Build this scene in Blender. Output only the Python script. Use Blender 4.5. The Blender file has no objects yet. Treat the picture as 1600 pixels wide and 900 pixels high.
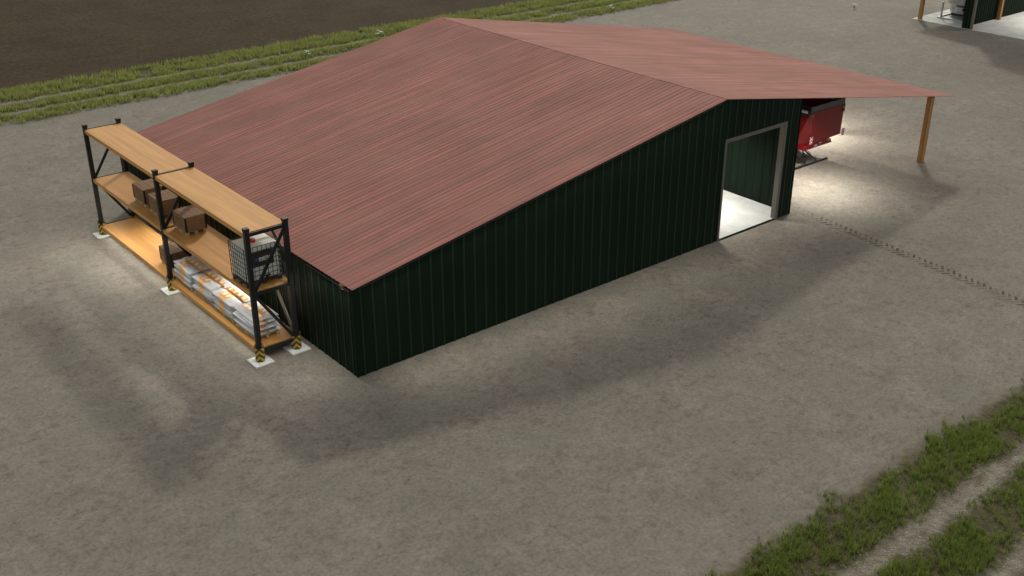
import bpy, math, random
import numpy as np
from mathutils import Vector, Matrix
random.seed(7); rng = np.random.default_rng(7)
R = math.radians
sc = bpy.context.scene
C = sc.collection

# ------------------------------------------------------------------ helpers
def tag(o, label=None, cat=None, group=None, kind=None):
    if label: o['label'] = label
    if cat: o['category'] = cat
    if group: o['group'] = group
    if kind: o['kind'] = kind
    return o

def empty(name, loc=(0, 0, 0), rz=0):
    o = bpy.data.objects.new(name, None); C.objects.link(o)
    o.location = loc; o.rotation_euler = (0, 0, rz); o.empty_display_size = .2
    return o

class MB:
    def __init__(s): s.v = []; s.f = []; s.sm = False
    def add(s, vs, fs):
        n = len(s.v); s.v += [tuple(v) for v in vs]; s.f += [tuple(i + n for i in f) for f in fs]; return s
    def box(s, x0, x1, y0, y1, z0, z1, M=None):
        vs = [(x, y, z) for z in (z0, z1) for y in (y0, y1) for x in (x0, x1)]
        if M is not None: vs = [tuple(M @ Vector(v)) for v in vs]
        return s.add(vs, [(0, 2, 3, 1), (4, 5, 7, 6), (0, 1, 5, 4), (2, 6, 7, 3), (0, 4, 6, 2), (1, 3, 7, 5)])
    def bar(s, a, b, w, h=None, up=(0, 0, 1)):
        h = h or w; a = Vector(a); b = Vector(b); d = (b - a); L = d.length; d.normalize()
        u = Vector(up)
        if abs(d.dot(u)) > .98: u = Vector((0, 1, 0))
        x = d.cross(u).normalized(); y = x.cross(d).normalized()
        M = Matrix((( x.x, y.x, d.x, a.x), (x.y, y.y, d.y, a.y), (x.z, y.z, d.z, a.z), (0, 0, 0, 1)))
        return s.box(-w / 2, w / 2, -h / 2, h / 2, 0, L, M)
    def tube(s, pts, r, n=10, caps=True):
        pts = [Vector(p) for p in pts]; rings = []
        rr = r if isinstance(r, (list, tuple)) else [r] * len(pts)
        base = len(s.v); ref = None
        for i, p in enumerate(pts):
            d = (pts[min(i + 1, len(pts) - 1)] - pts[max(i - 1, 0)]).normalized()
            if ref is None:
                ref = Vector((0, 0, 1)) if abs(d.z) < .9 else Vector((1, 0, 0))
            x = d.cross(ref).normalized(); y = x.cross(d).normalized(); ref = y
            for k in range(n):
                a = 2 * math.pi * k / n
                s.v.append(tuple(p + x * math.cos(a) * rr[i] + y * math.sin(a) * rr[i]))
        for i in range(len(pts) - 1):
            for k in range(n):
                a = base + i * n + k; b = base + i * n + (k + 1) % n
                s.f.append((a, a + n, b + n, b))
        if caps:
            s.f.append(tuple(base + k for k in range(n)))
            s.f.append(tuple(base + (len(pts) - 1) * n + k for k in reversed(range(n))))
        return s
    def cyl(s, c, r, z0, z1, n=24, r2=None):
        return s.tube([(c[0], c[1], z0), (c[0], c[1], z1)], [r, r2 if r2 is not None else r], n)
    def build(s, name, mat, parent=None, bevel=0, smooth=False):
        me = bpy.data.meshes.new(name); me.from_pydata(s.v, [], s.f); me.materials.append(mat)
        o = bpy.data.objects.new(name, me); C.objects.link(o)
        if parent: o.parent = parent
        if smooth:
            for p in me.polygons: p.use_smooth = True
        if bevel:
            m = o.modifiers.new('bevel', 'BEVEL'); m.width = bevel; m.segments = 2; m.limit_method = 'ANGLE'; m.angle_limit = R(35)
        return o

def fixn(o):
    import bmesh
    bm = bmesh.new(); bm.from_mesh(o.data); bmesh.ops.recalc_face_normals(bm, faces=bm.faces); bm.to_mesh(o.data); bm.free(); return o

# ------------------------------------------------------------------ materials
def mat(name, col=(.5, .5, .5), rough=.6, metal=0, spec=.5):
    m = bpy.data.materials.new(name); m.use_nodes = True
    b = m.node_tree.nodes['Principled BSDF']
    b.inputs['Base Color'].default_value = (*col, 1); b.inputs['Roughness'].default_value = rough
    b.inputs['Metallic'].default_value = metal; b.inputs['Specular IOR Level'].default_value = spec
    return m
class NT:
    def __init__(s, m): s.t = m.node_tree; s.n = s.t.nodes; s.l = s.t.links; s.b = s.n['Principled BSDF']
    def coord(s, kind='Object', scale=(1, 1, 1), rot=(0, 0, 0)):
        c = s.n.new('ShaderNodeTexCoord'); m = s.n.new('ShaderNodeMapping')
        m.inputs['Scale'].default_value = scale; m.inputs['Rotation'].default_value = rot
        s.l.new(c.outputs[kind], m.inputs['Vector']); return m.outputs[0]
    def noise(s, vec, scale, detail=5, rough=.55, dist=0):
        n = s.n.new('ShaderNodeTexNoise'); n.inputs['Scale'].default_value = scale; n.inputs['Detail'].default_value = detail
        n.inputs['Roughness'].default_value = rough; n.inputs['Distortion'].default_value = dist
        s.l.new(vec, n.inputs['Vector']); return n.outputs['Fac']
    def voro(s, vec, scale, out='Distance', feature='F1'):
        n = s.n.new('ShaderNodeTexVoronoi'); n.feature = feature; n.inputs['Scale'].default_value = scale
        s.l.new(vec, n.inputs['Vector']); return n.outputs[out]
    def ramp(s, fac, stops, interp='LINEAR'):
        n = s.n.new('ShaderNodeValToRGB'); n.color_ramp.interpolation = interp; e = n.color_ramp.elements
        while len(e) < len(stops): e.new(.5)
        for i, (p, c) in enumerate(stops):
            e[i].position = p; e[i].color = (*c, 1) if not isinstance(c, (int, float)) else (c, c, c, 1)
        s.l.new(fac, n.inputs['Fac']); return n.outputs['Color']
    def mix(s, fac, a, b, mode='MIX'):
        n = s.n.new('ShaderNodeMix'); n.data_type = 'RGBA'; n.blend_type = mode
        for i, v in ((0, fac), (6, a), (7, b)):
            if isinstance(v, (int, float)): n.inputs[i].default_value = v if i == 0 else (v, v, v, 1)
            elif isinstance(v, tuple): n.inputs[i].default_value = (*v, 1)
            else: s.l.new(v, n.inputs[i])
        return n.outputs[2]
    def math(s, op, a, b=0, c=None):
        n = s.n.new('ShaderNodeMath'); n.operation = op
        for i, v in enumerate((a, b) if c is None else (a, b, c)):
            if isinstance(v, (int, float)): n.inputs[i].default_value = v
            else: s.l.new(v, n.inputs[i])
        return n.outputs[0]
    def sep(s, vec):
        n = s.n.new('ShaderNodeSeparateXYZ'); s.l.new(vec, n.inputs[0]); return n.outputs
    def base(s, c): s.l.new(c, s.b.inputs['Base Color'])
    def rough(s, c): s.l.new(c, s.b.inputs['Roughness'])
    def bump(s, h, strength=.3, dist=.02):
        n = s.n.new('ShaderNodeBump'); n.inputs['Strength'].default_value = strength; n.inputs['Distance'].default_value = dist
        s.l.new(h, n.inputs['Height']); s.l.new(n.outputs[0], s.b.inputs['Normal'])

def yard_colour(t, v):
    big = t.noise(v, .16, 4, .5)
    mid = t.noise(v, .9, 6, .62, .3)
    fine = t.noise(v, 10, 8, .75)
    grain = t.noise(v, 45, 3, .7)
    tint = t.noise(t.coord('Object', (1, 1, 1), (0, 0, 1.1)), .5, 5, .6)
    fleck = t.noise(v, 3.6, 7, .7, .4)
    c = t.mix(t.ramp(mid, [(.30, 0.), (.70, 1.)]), YA, YB)
    c = t.mix(1.0, c, t.ramp(fleck, [(.3, .62), (.5, .99), (.72, 1.14)]), 'MULTIPLY')
    c = t.mix(t.math('MULTIPLY', t.ramp(tint, [(.42, 0.), (.62, 1.)]), .55), c, YC)
    c = t.mix(1.0, c, t.ramp(big, [(.3, .90), (.7, 1.06)]), 'MULTIPLY')
    c = t.mix(1.0, c, t.ramp(fine, [(.3, .62), (.5, 1.), (.72, 1.32)]), 'MULTIPLY')
    c = t.mix(1.0, c, t.ramp(grain, [(.3, .84), (.7, 1.14)]), 'MULTIPLY')
    return c, fine
YA = (.176, .150, .123); YB = (.238, .208, .170); YC = (.182, .173, .139)

M = {}
m = mat('yard_concrete', rough=.9, spec=.25); t = NT(m); v = t.coord(); c, f = yard_colour(t, v); t.base(c); t.bump(f, .25, .02); M['yard'] = m

# verge: soil, gravel ruts and a ragged fade to the yard surface; object y runs across the verge from its yard edge
RUTS = {0: (2.0, 4.1), 1: (2.5, 4.6)}
def verge_mat(name, sgn, sgn2=0, soil=(.055, .045, .025), fade=.5):
    m = mat(name, rough=.95, spec=.15); t = NT(m); v = t.coord()
    yc, fine = yard_colour(t, v)
    s = t.sep(v)
    wob = t.noise(v, .8, 4, .6); wob2 = t.noise(v, 5, 5, .7)
    d = t.math('MULTIPLY', t.math('SUBTRACT', s[1], 0), sgn)      # distance from yard edge
    dj = t.math('ADD', d, t.math('MULTIPLY', t.math('SUBTRACT', wob, .5), .9))
    dj = t.math('ADD', dj, t.math('MULTIPLY', t.math('SUBTRACT', wob2, .5), .9))
    soilc = t.mix(t.ramp(t.noise(v, 3, 7, .7), [(.35, 0.), (.65, 1.)]), soil, (soil[0] * 1.9, soil[1] * 2.1, soil[2] * 1.8))
    peb = t.voro(v, 16); pcol = t.voro(v, 16, 'Color')
    gr = t.mix(t.ramp(t.noise(v, 2.2, 7, .7), [(.35, 0.), (.65, 1.)]), (.14, .112, .078), (.27, .245, .20))
    gr = t.mix(t.ramp(peb, [(.12, .8), (.3, 0.)]), gr, t.ramp(t.sep(pcol)[0], [(.0, (.15, .13, .1)), (.7, (.4, .38, .34)), (1., (.7, .68, .62))]))
    out = soilc
    for cen in RUTS[sgn2]:
        a = t.math('ABSOLUTE', t.math('SUBTRACT', dj, cen))
        k = t.math('SUBTRACT', 1, t.ramp(a, [(.08, 0.), (.46, 1.)]))
        out = t.mix(k, out, gr)
    k = t.ramp(dj, [(.35, 0.), (.75, 1.)])
    out = t.mix(k, yc, out)
    t.base(out); t.bump(t.math('MULTIPLY', t.math('ADD', wob2, peb), t.ramp(dj, [(.5, 0.), (1., 1.)])), .6, .04)
    return m
M['verge'] = verge_mat('verge_soil', 1); M['verge_near'] = verge_mat('near_verge_soil', 1, 1)

m = mat('field_soil', rough=1, spec=.1); t = NT(m); v = t.coord()
n1 = t.noise(v, .25, 6, .65); n2 = t.noise(v, 3.2, 8, .78); n3 = t.noise(t.coord('Object', (.25, 2.5, 1)), 1.2, 4, .6)
c = t.mix(t.ramp(n2, [(.32, 0.), (.68, 1.)]), (.028, .019, .0095), (.086, .061, .033))
c = t.mix(1., c, t.ramp(n1, [(.3, .78), (.7, 1.2)]), 'MULTIPLY'); c = t.mix(1., c, t.ramp(n3, [(.3, .85), (.7, 1.1)]), 'MULTIPLY')
t.base(c); t.bump(n2, .9, .15); M['field'] = m

m = mat('far_meadow', (.05, .06, .025), .95, 0, .1); t = NT(m); v = t.coord(); t.base(t.ramp(t.noise(v, .4, 8, .7), [(.3, (.05, .05, .022)), (.7, (.075, .085, .03))])); M['land'] = m

def grass_mat(name, a, b, c):
    m = mat(name, rough=.7, spec=.2); t = NT(m)
    at = t.n.new('ShaderNodeAttribute'); at.attribute_name = 'tint'
    col = t.ramp(at.outputs['Fac'], [(0, a), (.5, b), (1, c)]); t.base(col)
    tr = t.n.new('ShaderNodeBsdfTranslucent'); t.l.new(col, tr.inputs[0])
    mx = t.n.new('ShaderNodeMixShader'); mx.inputs[0].default_value = .35
    t.l.new(t.b.outputs[0], mx.inputs[1]); t.l.new(tr.outputs[0], mx.inputs[2]); t.l.new(mx.outputs[0], t.n['Material Output'].inputs[0])
    return m
M['grass'] = grass_mat('verge_grass', (.175, .145, .065), (.175, .23, .048), (.29, .36, .085))
M['grass_far'] = grass_mat('far_verge_grass', (.24, .22, .085), (.29, .325, .095), (.39, .42, .14))

m = mat('roof_sheet', rough=.5, spec=.003); m.node_tree.nodes['Principled BSDF'].inputs['Specular Tint'].default_value = (1, .62, .52, 1); t = NT(m); v = t.coord('Object')
st = t.noise(t.coord('Object', (.03, 10, 1)), 1., 3, .65)         # whole ribs differ in tone
st2 = t.noise(t.coord('Object', (.10, 1.1, 1)), 1.4, 5, .6)
bl = t.noise(v, .35, 5, .6)
c = t.mix(t.ramp(st, [(.36, 0.), (.5, .35), (.66, 1.)]), (.285, .142, .115), (.47, .205, .178))
c = t.mix(t.math('MULTIPLY', t.ramp(st2, [(.42, 0.), (.62, 1.)]), .6), c, (.28, .160, .134))
c = t.mix(1., c, t.ramp(bl, [(.3, .88), (.7, 1.1)]), 'MULTIPLY')
t.base(c); t.rough(t.ramp(st2, [(.3, .42), (.7, .52)])); M['roof'] = m

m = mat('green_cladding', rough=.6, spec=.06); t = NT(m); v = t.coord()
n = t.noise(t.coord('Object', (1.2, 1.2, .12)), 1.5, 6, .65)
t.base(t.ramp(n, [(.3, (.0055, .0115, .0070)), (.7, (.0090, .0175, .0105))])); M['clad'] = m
m = mat('green_cladding_rib_sheen', rough=.5, spec=.2); t = NT(m); t.base(t.ramp(t.noise(t.coord('Object', (3, 3, .2)), 1.5, 6, .65), [(.3, (.0085, .019, .0085)), (.7, (.0150, .033, .0145))])); M['rib'] = m
m = mat('frame_trim', (.17, .145, .11), .6); m.node_tree.nodes['Principled BSDF'].inputs['Base Color'].default_value = (.115, .102, .082, 1); M['trim'] = m
m = mat('white_concrete', rough=.8, spec=.3); t = NT(m); v = t.coord()
t.base(t.mix(1., t.ramp(t.noise(v, .9, 7, .6), [(.3, (.42, .43, .41)), (.7, (.60, .60, .57))]), t.ramp(t.noise(v, 9, 5, .6), [(.3, .93), (.7, 1.04)]), 'MULTIPLY')); M['slab'] = m
m = mat('pad_concrete', rough=.8, spec=.3); t = NT(m); v = t.coord()
t.base(t.ramp(t.noise(v, 6, 6, .6), [(.3, (.5, .52, .49)), (.7, (.68, .70, .66))])); M['pad'] = m
def wood(name, a, b, axis='y', sc_=1., rough=.6):
    m = mat(name, rough=rough, spec=.3); t = NT(m)
    s_ = {'x': (.25, 6, 6), 'y': (6, .25, 6), 'z': (6, 6, .25)}[axis]
    s_ = tuple(k * sc_ for k in s_)
    v = t.coord('Object', s_)
    g = t.noise(v, 1.6, 6, .65, .6); g2 = t.noise(v, .5, 2, .5)
    c = t.ramp(g, [(.3, a), (.7, b)]); c = t.mix(1., c, t.ramp(g2, [(.3, .86), (.7, 1.08)]), 'MULTIPLY')
    t.base(c); t.bump(g, .1, .01); return m
M['board'] = wood('shelf_board', (.46, .215, .058), (.60, .31, .092))
M['post'] = wood('timber_post', (.27, .135, .040), (.42, .22, .07), 'z')
M['crate'] = wood('crate_wood', (.135, .070, .028), (.27, .155, .072), 'x', 1.3, .75)
M['pallet'] = wood('pallet_wood', (.30, .22, .12), (.50, .39, .23), 'y', 2, .8)
M['steel'] = mat('black_steel', (.011, .011, .012), .5, 0, .3)
M['blackpl'] = mat('black_plastic', (.02, .021, .022), .5)
M['cage'] = mat('cage_wire', (.055, .06, .055), .45, .4)
M['greysteel'] = mat('grey_steel', (.16, .17, .15), .5, .3)
m = mat('tank_plastic', (.72, .73, .68), .45); m.node_tree.nodes['Principled BSDF'].inputs['Subsurface Weight'].default_value = .0; M['tank'] = m
M['redcap'] = mat('red_cap', (.55, .01, .02), .4)
M['white'] = mat('white_print', (.75, .75, .75), .5); M['blue'] = mat('blue_print', (.015, .07, .26), .5)
M['plate'] = mat('plate_sheet', (.022, .020, .015), .5)
m = mat('red_paint', rough=.32); t = NT(m); v = t.coord(); t.base(t.ramp(t.noise(v, 2, 6, .7), [(.3, (.13, .0035, .006)), (.7, (.18, .005, .008))])); M['red'] = m
M['grey'] = mat('grey_tarp', (.075, .085, .09), .6)
M['rubber'] = mat('rubber', (.018, .018, .018), .8)
m = mat('silver', rough=.35, metal=.8); t = NT(m); v = t.coord('Object', (1, 1, .2)); t.base(t.ramp(t.noise(v, 3, 5, .6), [(.3, (.36, .38, .4)), (.7, (.55, .57, .58))])); M['silver'] = m
M['alu'] = mat('galvanised', (.42, .45, .45), .45, .5)
# diagonal yellow/black stripes
def stripes(name, a, b, freq, kx=1., kz=1.):
    m = mat(name, rough=.5); t = NT(m); s = t.sep(t.coord('Object'))
    d = t.math('ADD', t.math('MULTIPLY', t.math('ABSOLUTE', s[0]), kx), t.math('MULTIPLY', s[2], kz))
    d = t.math('ADD', d, t.math('MULTIPLY', s[1], kx * .0))
    f = t.math('FRACT', t.math('MULTIPLY', t.math('ADD', d, 10), freq))
    c = t.ramp(t.math('GREATER_THAN', f, .5), [(0, a), (1, b)])
    w = t.noise(t.coord('Object'), 14, 4, .7)
    c = t.mix(t.ramp(w, [(.62, 0.), (.72, .7)]), c, (.05, .045, .035)); t.base(c); return m
M['hazard'] = stripes('hazard_stripes', (.40, .27, .02), (.02, .02, .018), 5.2, 1.3, 1.)
M['warn'] = stripes('warning_sign', (.55, .02, .03), (.62, .64, .66), 7, 1, 1)
# sacks: object x across the sack, y along it
def sack(name, wide):
    m = mat(name, rough=.55, spec=.35); t = NT(m); v = t.coord('Object'); s = t.sep(v)
    w = t.noise(t.coord('Object', (1, 3.5, 1)), 3.5, 5, .6)
    body = t.ramp(w, [(.3, (.50, .51, .52)), (.65, (.66, .66, .66))])
    org = (.82, .39, .075)
    def rng_(x, a, b): return t.math('MULTIPLY', t.math('GREATER_THAN', x, a), t.math('LESS_THAN', x, b))
    if wide:   # orange band along the inner edge with white bars across
        band = t.math('MULTIPLY', t.math('LESS_THAN', s[0], -.045), rng_(s[1], -.66, .66))
        bars = t.math('MULTIPLY', rng_(s[0], -.19, -.075), t.math('GREATER_THAN', t.math('FRACT', t.math('MULTIPLY', t.math('ADD', s[1], 10.1), 3.3)), .52))
        bars = t.math('MULTIPLY', bars, rng_(s[1], -.6, .6))
    else:      # two orange squares with white prints
        band = t.math('MULTIPLY', t.math('GREATER_THAN', s[0], -.13), rng_(s[1], -.16, .36))
        band = t.math('MAXIMUM', band, t.math('MULTIPLY', t.math('LESS_THAN', s[0], -.165), rng_(s[1], -.12, .22)))
        bars = t.math('MULTIPLY', rng_(s[0], -.05, .13), t.math('ADD', rng_(s[1], -.09, .04), rng_(s[1], .15, .28)))
    c = t.mix(band, body, org); c = t.mix(t.math('MULTIPLY', bars, band), c, (.74, .70, .64))
    t.base(c); t.bump(w, .5, .03); return m
M['sack_wide'] = sack('sack_banded', True); M['sack_sq'] = sack('sack_squares', False)
def emit(name, col, st):
    m = mat(name); b = m.node_tree.nodes['Principled BSDF']; b.inputs['Emission Color'].default_value = (*col, 1); b.inputs['Emission Strength'].default_value = st; return m
M['lampglow'] = emit('lamp_diffuser', (1, .95, .82), 6)

# ------------------------------------------------------------------ ground
def sheet(name, x0, x1, y0, y1, z, m, origin=None, rz=0, kind='structure'):
    ox, oy = origin if origin else ((x0 + x1) / 2, (y0 + y1) / 2)
    b = MB(); b.add([(x0 - ox, y0 - oy, 0), (x1 - ox, y0 - oy, 0), (x1 - ox, y1 - oy, 0), (x0 - ox, y1 - oy, 0)], [(0, 1, 2, 3)])
    o = b.build(name, m); o.location = (ox, oy, z); tag(o, kind=kind); return o
sheet('ground', -1500, 1500, -1500, 1500, -.02, M['land'])
sheet('yard', -90, 140, -13.9, 34.2, 0, M['yard'], (0, 0))
VF = 33.15; VN = -12.6
fv = sheet('far_track', -90, 140, VF, 40.0, .008, M['verge'], (0, VF))
nv = sheet('near_track', -90, 140, -20.4, VN, .008, M['verge_near'], (0, VN))
nv.rotation_euler.z = math.pi                                     # object y grows away from the yard
nv.data.transform(Matrix.Rotation(math.pi, 4, 'Z'))
sheet('field', -400, 500, 39.6, 500, .012, M['field'])

def vnoise(x, y, seed):
    r = np.random.default_rng(seed); g = r.random((256, 256))
    xi = np.floor(x).astype(int); yi = np.floor(y).astype(int); fx = x - xi; fy = y - yi
    fx = fx * fx * (3 - 2 * fx); fy = fy * fy * (3 - 2 * fy)
    G = lambda a, b: g[a % 256, b % 256]
    return (G(xi, yi) * (1 - fx) + G(xi + 1, yi) * fx) * (1 - fy) + (G(xi, yi + 1) * (1 - fx) + G(xi + 1, yi + 1) * fx) * fy

def grass(name, label, x0, x1, yedge, sgn, depth, n, hgt, wid, m, seed, tuft, ragged=.5, soil=.12):
    r = np.random.default_rng(seed)
    nt = n // tuft
    x = r.uniform(x0, x1, nt); d = r.uniform(-.3, depth, nt)
    nz = vnoise(x * 1.1 + d * .9, d * 1.8, seed) * .6 + vnoise(x * 3.5, d * 3.5, seed + 1) * .4
    bare = vnoise(x * .55, d * 1.1, seed + 2)
    dens = np.clip((nz - soil) * 3.6, 0, 1)
    xs = x * 1.0 + d * .9; edge = ragged * (vnoise(xs * .8, d * 0 + 3, seed + 3) * 1.0 + vnoise(xs * 2.3, d * 0 + 9, seed + 4) * .8)
    dens *= np.clip((vnoise(xs * 1.6, d * .5 + 7, seed + 8) - .16) * 5, .25, 1)
    dens *= np.clip((d - edge + .35) / .6, 0, 1)
    for cen in ((2.0, 4.1) if sgn > 0 else (2.5, 4.6)):
        a = np.abs(d - cen + (vnoise(x * .7, x * 0 + 5, seed + 5) - .5) * .35); dens *= np.clip((a - .14 - .2 * nz) / .2, 0, 1)
    dens *= np.where(bare < .2, .35, 1)
    keep = r.random(nt) < dens
    x = x[keep]; d = d[keep]; nz = nz[keep]; k = len(x)
    x = np.repeat(x, tuft) + r.normal(0, wid * 1.6, k * tuft); d = np.repeat(d, tuft) + r.normal(0, wid * 1.6, k * tuft); nz = np.repeat(nz, tuft)
    tone = np.repeat(r.random(k), tuft)
    k = len(x); y = yedge + sgn * d
    h = hgt * r.uniform(.55, 1.25, k) * (.7 + .6 * nz); a = r.uniform(0, math.tau, k); w = wid * r.uniform(.6, 1.3, k)
    lean = r.normal(0, .28, (k, 2)) * h[:, None]
    co = np.zeros((k, 3, 3), np.float32)
    co[:, 0, 0] = x - np.cos(a) * w / 2; co[:, 0, 1] = y - np.sin(a) * w / 2
    co[:, 1, 0] = x + np.cos(a) * w / 2; co[:, 1, 1] = y + np.sin(a) * w / 2
    co[:, 2, 0] = x + lean[:, 0]; co[:, 2, 1] = y + lean[:, 1]; co[:, 2, 2] = h
    co[:, :2, 2] = .0
    me = bpy.data.meshes.new(name); me.vertices.add(k * 3); me.vertices.foreach_set('co', co.ravel())
    me.loops.add(k * 3); me.loops.foreach_set('vertex_index', np.arange(k * 3, dtype=np.int32))
    me.polygons.add(k); me.polygons.foreach_set('loop_start', np.arange(k, dtype=np.int32) * 3)
    me.update(calc_edges=True)
    at = me.attributes.new('tint', 'FLOAT', 'FACE')
    at.data.foreach_set('value', np.clip(tone * .45 + r.random(k) * .35 + (nz - .5) * .5 + .1, 0, 1).astype(np.float32))
    me.materials.append(m)
    o = bpy.data.objects.new(name, me); C.objects.link(o); o.location.z = .009
    tag(o, label, 'grass', kind='stuff'); return o
grass('grass', 'short green grass beside the gravel ruts in the near corner', -6, 32, VN, -1, 6.6, 420000, .17, .017, M['grass'], 11, 6, .75, .24)
grass('grass', 'yellowish green grass strips between the yard and the ploughed field', -60, 110, VF, 1, 6.75, 330000, .26, .05, M['grass_far'], 23, 6, .25)
# small stones in the near ruts
b = MB(); r = random.Random(3)
for i in range(2600):
    cen = r.choice((2.5, 4.6)); x = r.uniform(-4, 30); y = VN - (cen + r.gauss(0, .24)); s = r.uniform(.008, .024)
    vs = [(x + s * r.uniform(.7, 1.3), y, .01), (x, y + s * r.uniform(.7, 1.3), .01), (x - s * r.uniform(.7, 1.3), y, .01), (x, y - s, .01), (x, y, .01 + s * r.uniform(.5, .9))]
    b.add(vs, [(0, 1, 4), (1, 2, 4), (2, 3, 4), (3, 0, 4)])
m = mat('pebble', (.42, .39, .34), .8)
tag(b.build('gravel', m), 'loose pale pebbles in the wheel ruts', 'gravel', kind='stuff')

# tyre marks: chevrons pressed into the yard
m = mat('tyre_dirt', (.085, .07, .052), .95, 0, .1); t = NT(m)
at = t.n.new('ShaderNodeAttribute'); at.attribute_name = 'tint'
al = t.math('MULTIPLY', at.outputs['Fac'], t.ramp(t.noise(t.coord(), 9, 4, .7), [(.34, 0.15), (.6, 1.)])); t.l.new(al, t.b.inputs['Alpha'])
b = MB(); tints = []
A = Vector((21.75, .9, .006)); B = Vector((19.9, -17.5, .006)); D = (B - A); Ln = D.length; D.normalize(); N = Vector((-D.y, D.x, 0))
s = 0; i = 0
while s < Ln:
    fade = min(1, s / 3.) * (1 if s < 12 else max(.3, 1 - (s - 12) / 8))
    for side in (-1, 1):
        P = A + D * (s + (.12 if side > 0 else 0)) + N * side * .035
        dirv = (N * side * .8 + D * -.6).normalized(); q = dirv.cross(Vector((0, 0, 1)))
        L = .30; w = .05
        b.add([P - q * w, P + q * w, P + dirv * L + q * w * .8, P + dirv * L - q * w * .8], [(0, 1, 2, 3)])
        tints.append(fade * random.uniform(.25, .95))
    s += .255
o = b.build('tyre_tracks', m); a = o.data.attributes.new('tint', 'FLOAT', 'FACE'); a.data.foreach_set('value', tints)
tag(o, kind='structure')

# ------------------------------------------------------------------ corrugated sheets
def profile(L, pitch, top, web, depth, s0=0.):
    """(s, d) points of a ribbed profile from 0 to L"""
    pts = [(0., 0.)]; s = s0
    while s < L:
        for ds, d in ((0, 0), (web, depth), (web + top, depth), (2 * web + top, 0)):
            if 0 < s + ds < L: pts.append((s + ds, d))
        s += pitch
    pts.append((L, 0.)); return pts
def corr(name, pts, P, parent, material, th=.03, extra=()):
    """pts: list of (s,d); P(s, e, k) -> point, e=0/1 the two ends, k offset outwards"""
    b = MB(); n = len(pts)
    for k0 in (0, -th):
        for s, d in pts:
            b.v.append(tuple(P(s, 0, d + k0))); b.v.append(tuple(P(s, 1, d + k0)))
    for i in range(n - 1):
        a = 2 * i; b.f.append((a, a + 2, a + 3, a + 1))
        c = 2 * n + 2 * i; b.f.append((c, c + 1, c + 3, c + 2))
        b.f.append((a, c, c + 2, a + 2)); b.f.append((a + 1, a + 3, c + 3, c + 1))
    e = 2 * (n - 1); b.f.append((0, 1, 2 * n + 1, 2 * n)); b.f.append((e, 2 * n + e, 2 * n + e + 1, e + 1))
    o = fixn(b.build(name, material, parent))
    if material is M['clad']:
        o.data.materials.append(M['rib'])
        # rib crowns take a lighter green that paints in edge sheen
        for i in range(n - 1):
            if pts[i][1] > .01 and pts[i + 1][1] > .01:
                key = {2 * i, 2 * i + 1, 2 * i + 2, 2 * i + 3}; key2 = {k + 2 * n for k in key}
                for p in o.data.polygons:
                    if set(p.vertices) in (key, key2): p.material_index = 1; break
    return o
def cat_corr(objs):
    """merge several sheets of one wall into one mesh"""
    first = objs[0]; V = []; F = []; MI = []
    for o in objs:
        n = len(V); V += [v.co[:] for v in o.data.vertices]; F += [tuple(i + n for i in p.vertices) for p in o.data.polygons]; MI += [p.material_index for p in o.data.polygons]
    me = bpy.data.meshes.new(first.name); me.from_pydata(V, [], F); [me.materials.append(k) for k in objs[0].data.materials]; me.polygons.foreach_set('material_index', MI); par = first.parent; nm = first.name
    for o in objs: bpy.data.objects.remove(o)
    o = bpy.data.objects.new(nm, me); C.objects.link(o); o.parent = par; return o

# ------------------------------------------------------------------ barn
XR, ZR, ZE, XT, ZT, W, L = 16.36, 5.776, 3.02, 32.78, 2.895, 21.04, 18.0
barn = empty('barn')
tag(barn, 'long barn of dark green ribbed cladding under a red corrugated roof with open side canopy', 'barn')
def zroof(x): return ZE + (ZR - ZE) * x / XR if x < XR else ZR + (ZT - ZR) * (x - XR) / (XT - XR)
D0, D1, DZ = 16.52, 20.21, 4.16
WP, WD = .43, .022
top = lambda x: zroof(x) - .05
def gable(y, out, name):
    parts = []
    full = profile(W, WP, .05, .035, WD, .2)
    def seg(a, c, z0):
        pts = [(a, np.interp(a, [p[0] for p in full], [p[1] for p in full]))] + [p for p in full if a < p[0] < c] + [(c, np.interp(c, [p[0] for p in full], [p[1] for p in full]))]
        if a < XR < c: pts = sorted(pts + [(XR, float(np.interp(XR, [p[0] for p in full], [p[1] for p in full])))])
        parts.append(corr(name, pts, lambda s, e, k: (s, y + out * k, z0 if e == 0 else top(s)), barn, M['clad'], .03))
    if out < 0: seg(0, D0, 0); seg(D0, D1, DZ); seg(D1, W, 0)
    else: seg(0, W, 0)
    return cat_corr(parts)
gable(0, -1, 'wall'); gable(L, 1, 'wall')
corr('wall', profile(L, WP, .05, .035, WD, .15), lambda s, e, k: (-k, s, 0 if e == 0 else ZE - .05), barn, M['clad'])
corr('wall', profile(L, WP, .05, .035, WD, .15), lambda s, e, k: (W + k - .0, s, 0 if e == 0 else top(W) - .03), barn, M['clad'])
RP = profile(L + .12, .225, .06, .035, .013, .04)
sl = math.atan((ZR - ZE) / XR)
for x0, z0, x1, z1, in ((-.04, ZE - .0067, XR, ZR), (XR, ZR, XT, ZT)):
    nx = -(z1 - z0); nz = (x1 - x0); q = math.hypot(nx, nz); nx /= q; nz /= q
    corr('roof', RP, lambda s, e, k, x0=x0, z0=z0, x1=x1, z1=z1, nx=nx, nz=nz: ((x0 if e == 0 else x1) + nx * k * (1 if (x0 if e == 0 else x1) != XR else 0), s - .06, (z0 if e == 0 else z1) + nz * k), barn, M['roof'], .014)
b = MB(); b.bar((XR, -.06, ZR + .002), (XR, L + .06, ZR + .002), .05, .022); b.build('ridge_seam', M['roof'], barn)
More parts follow.
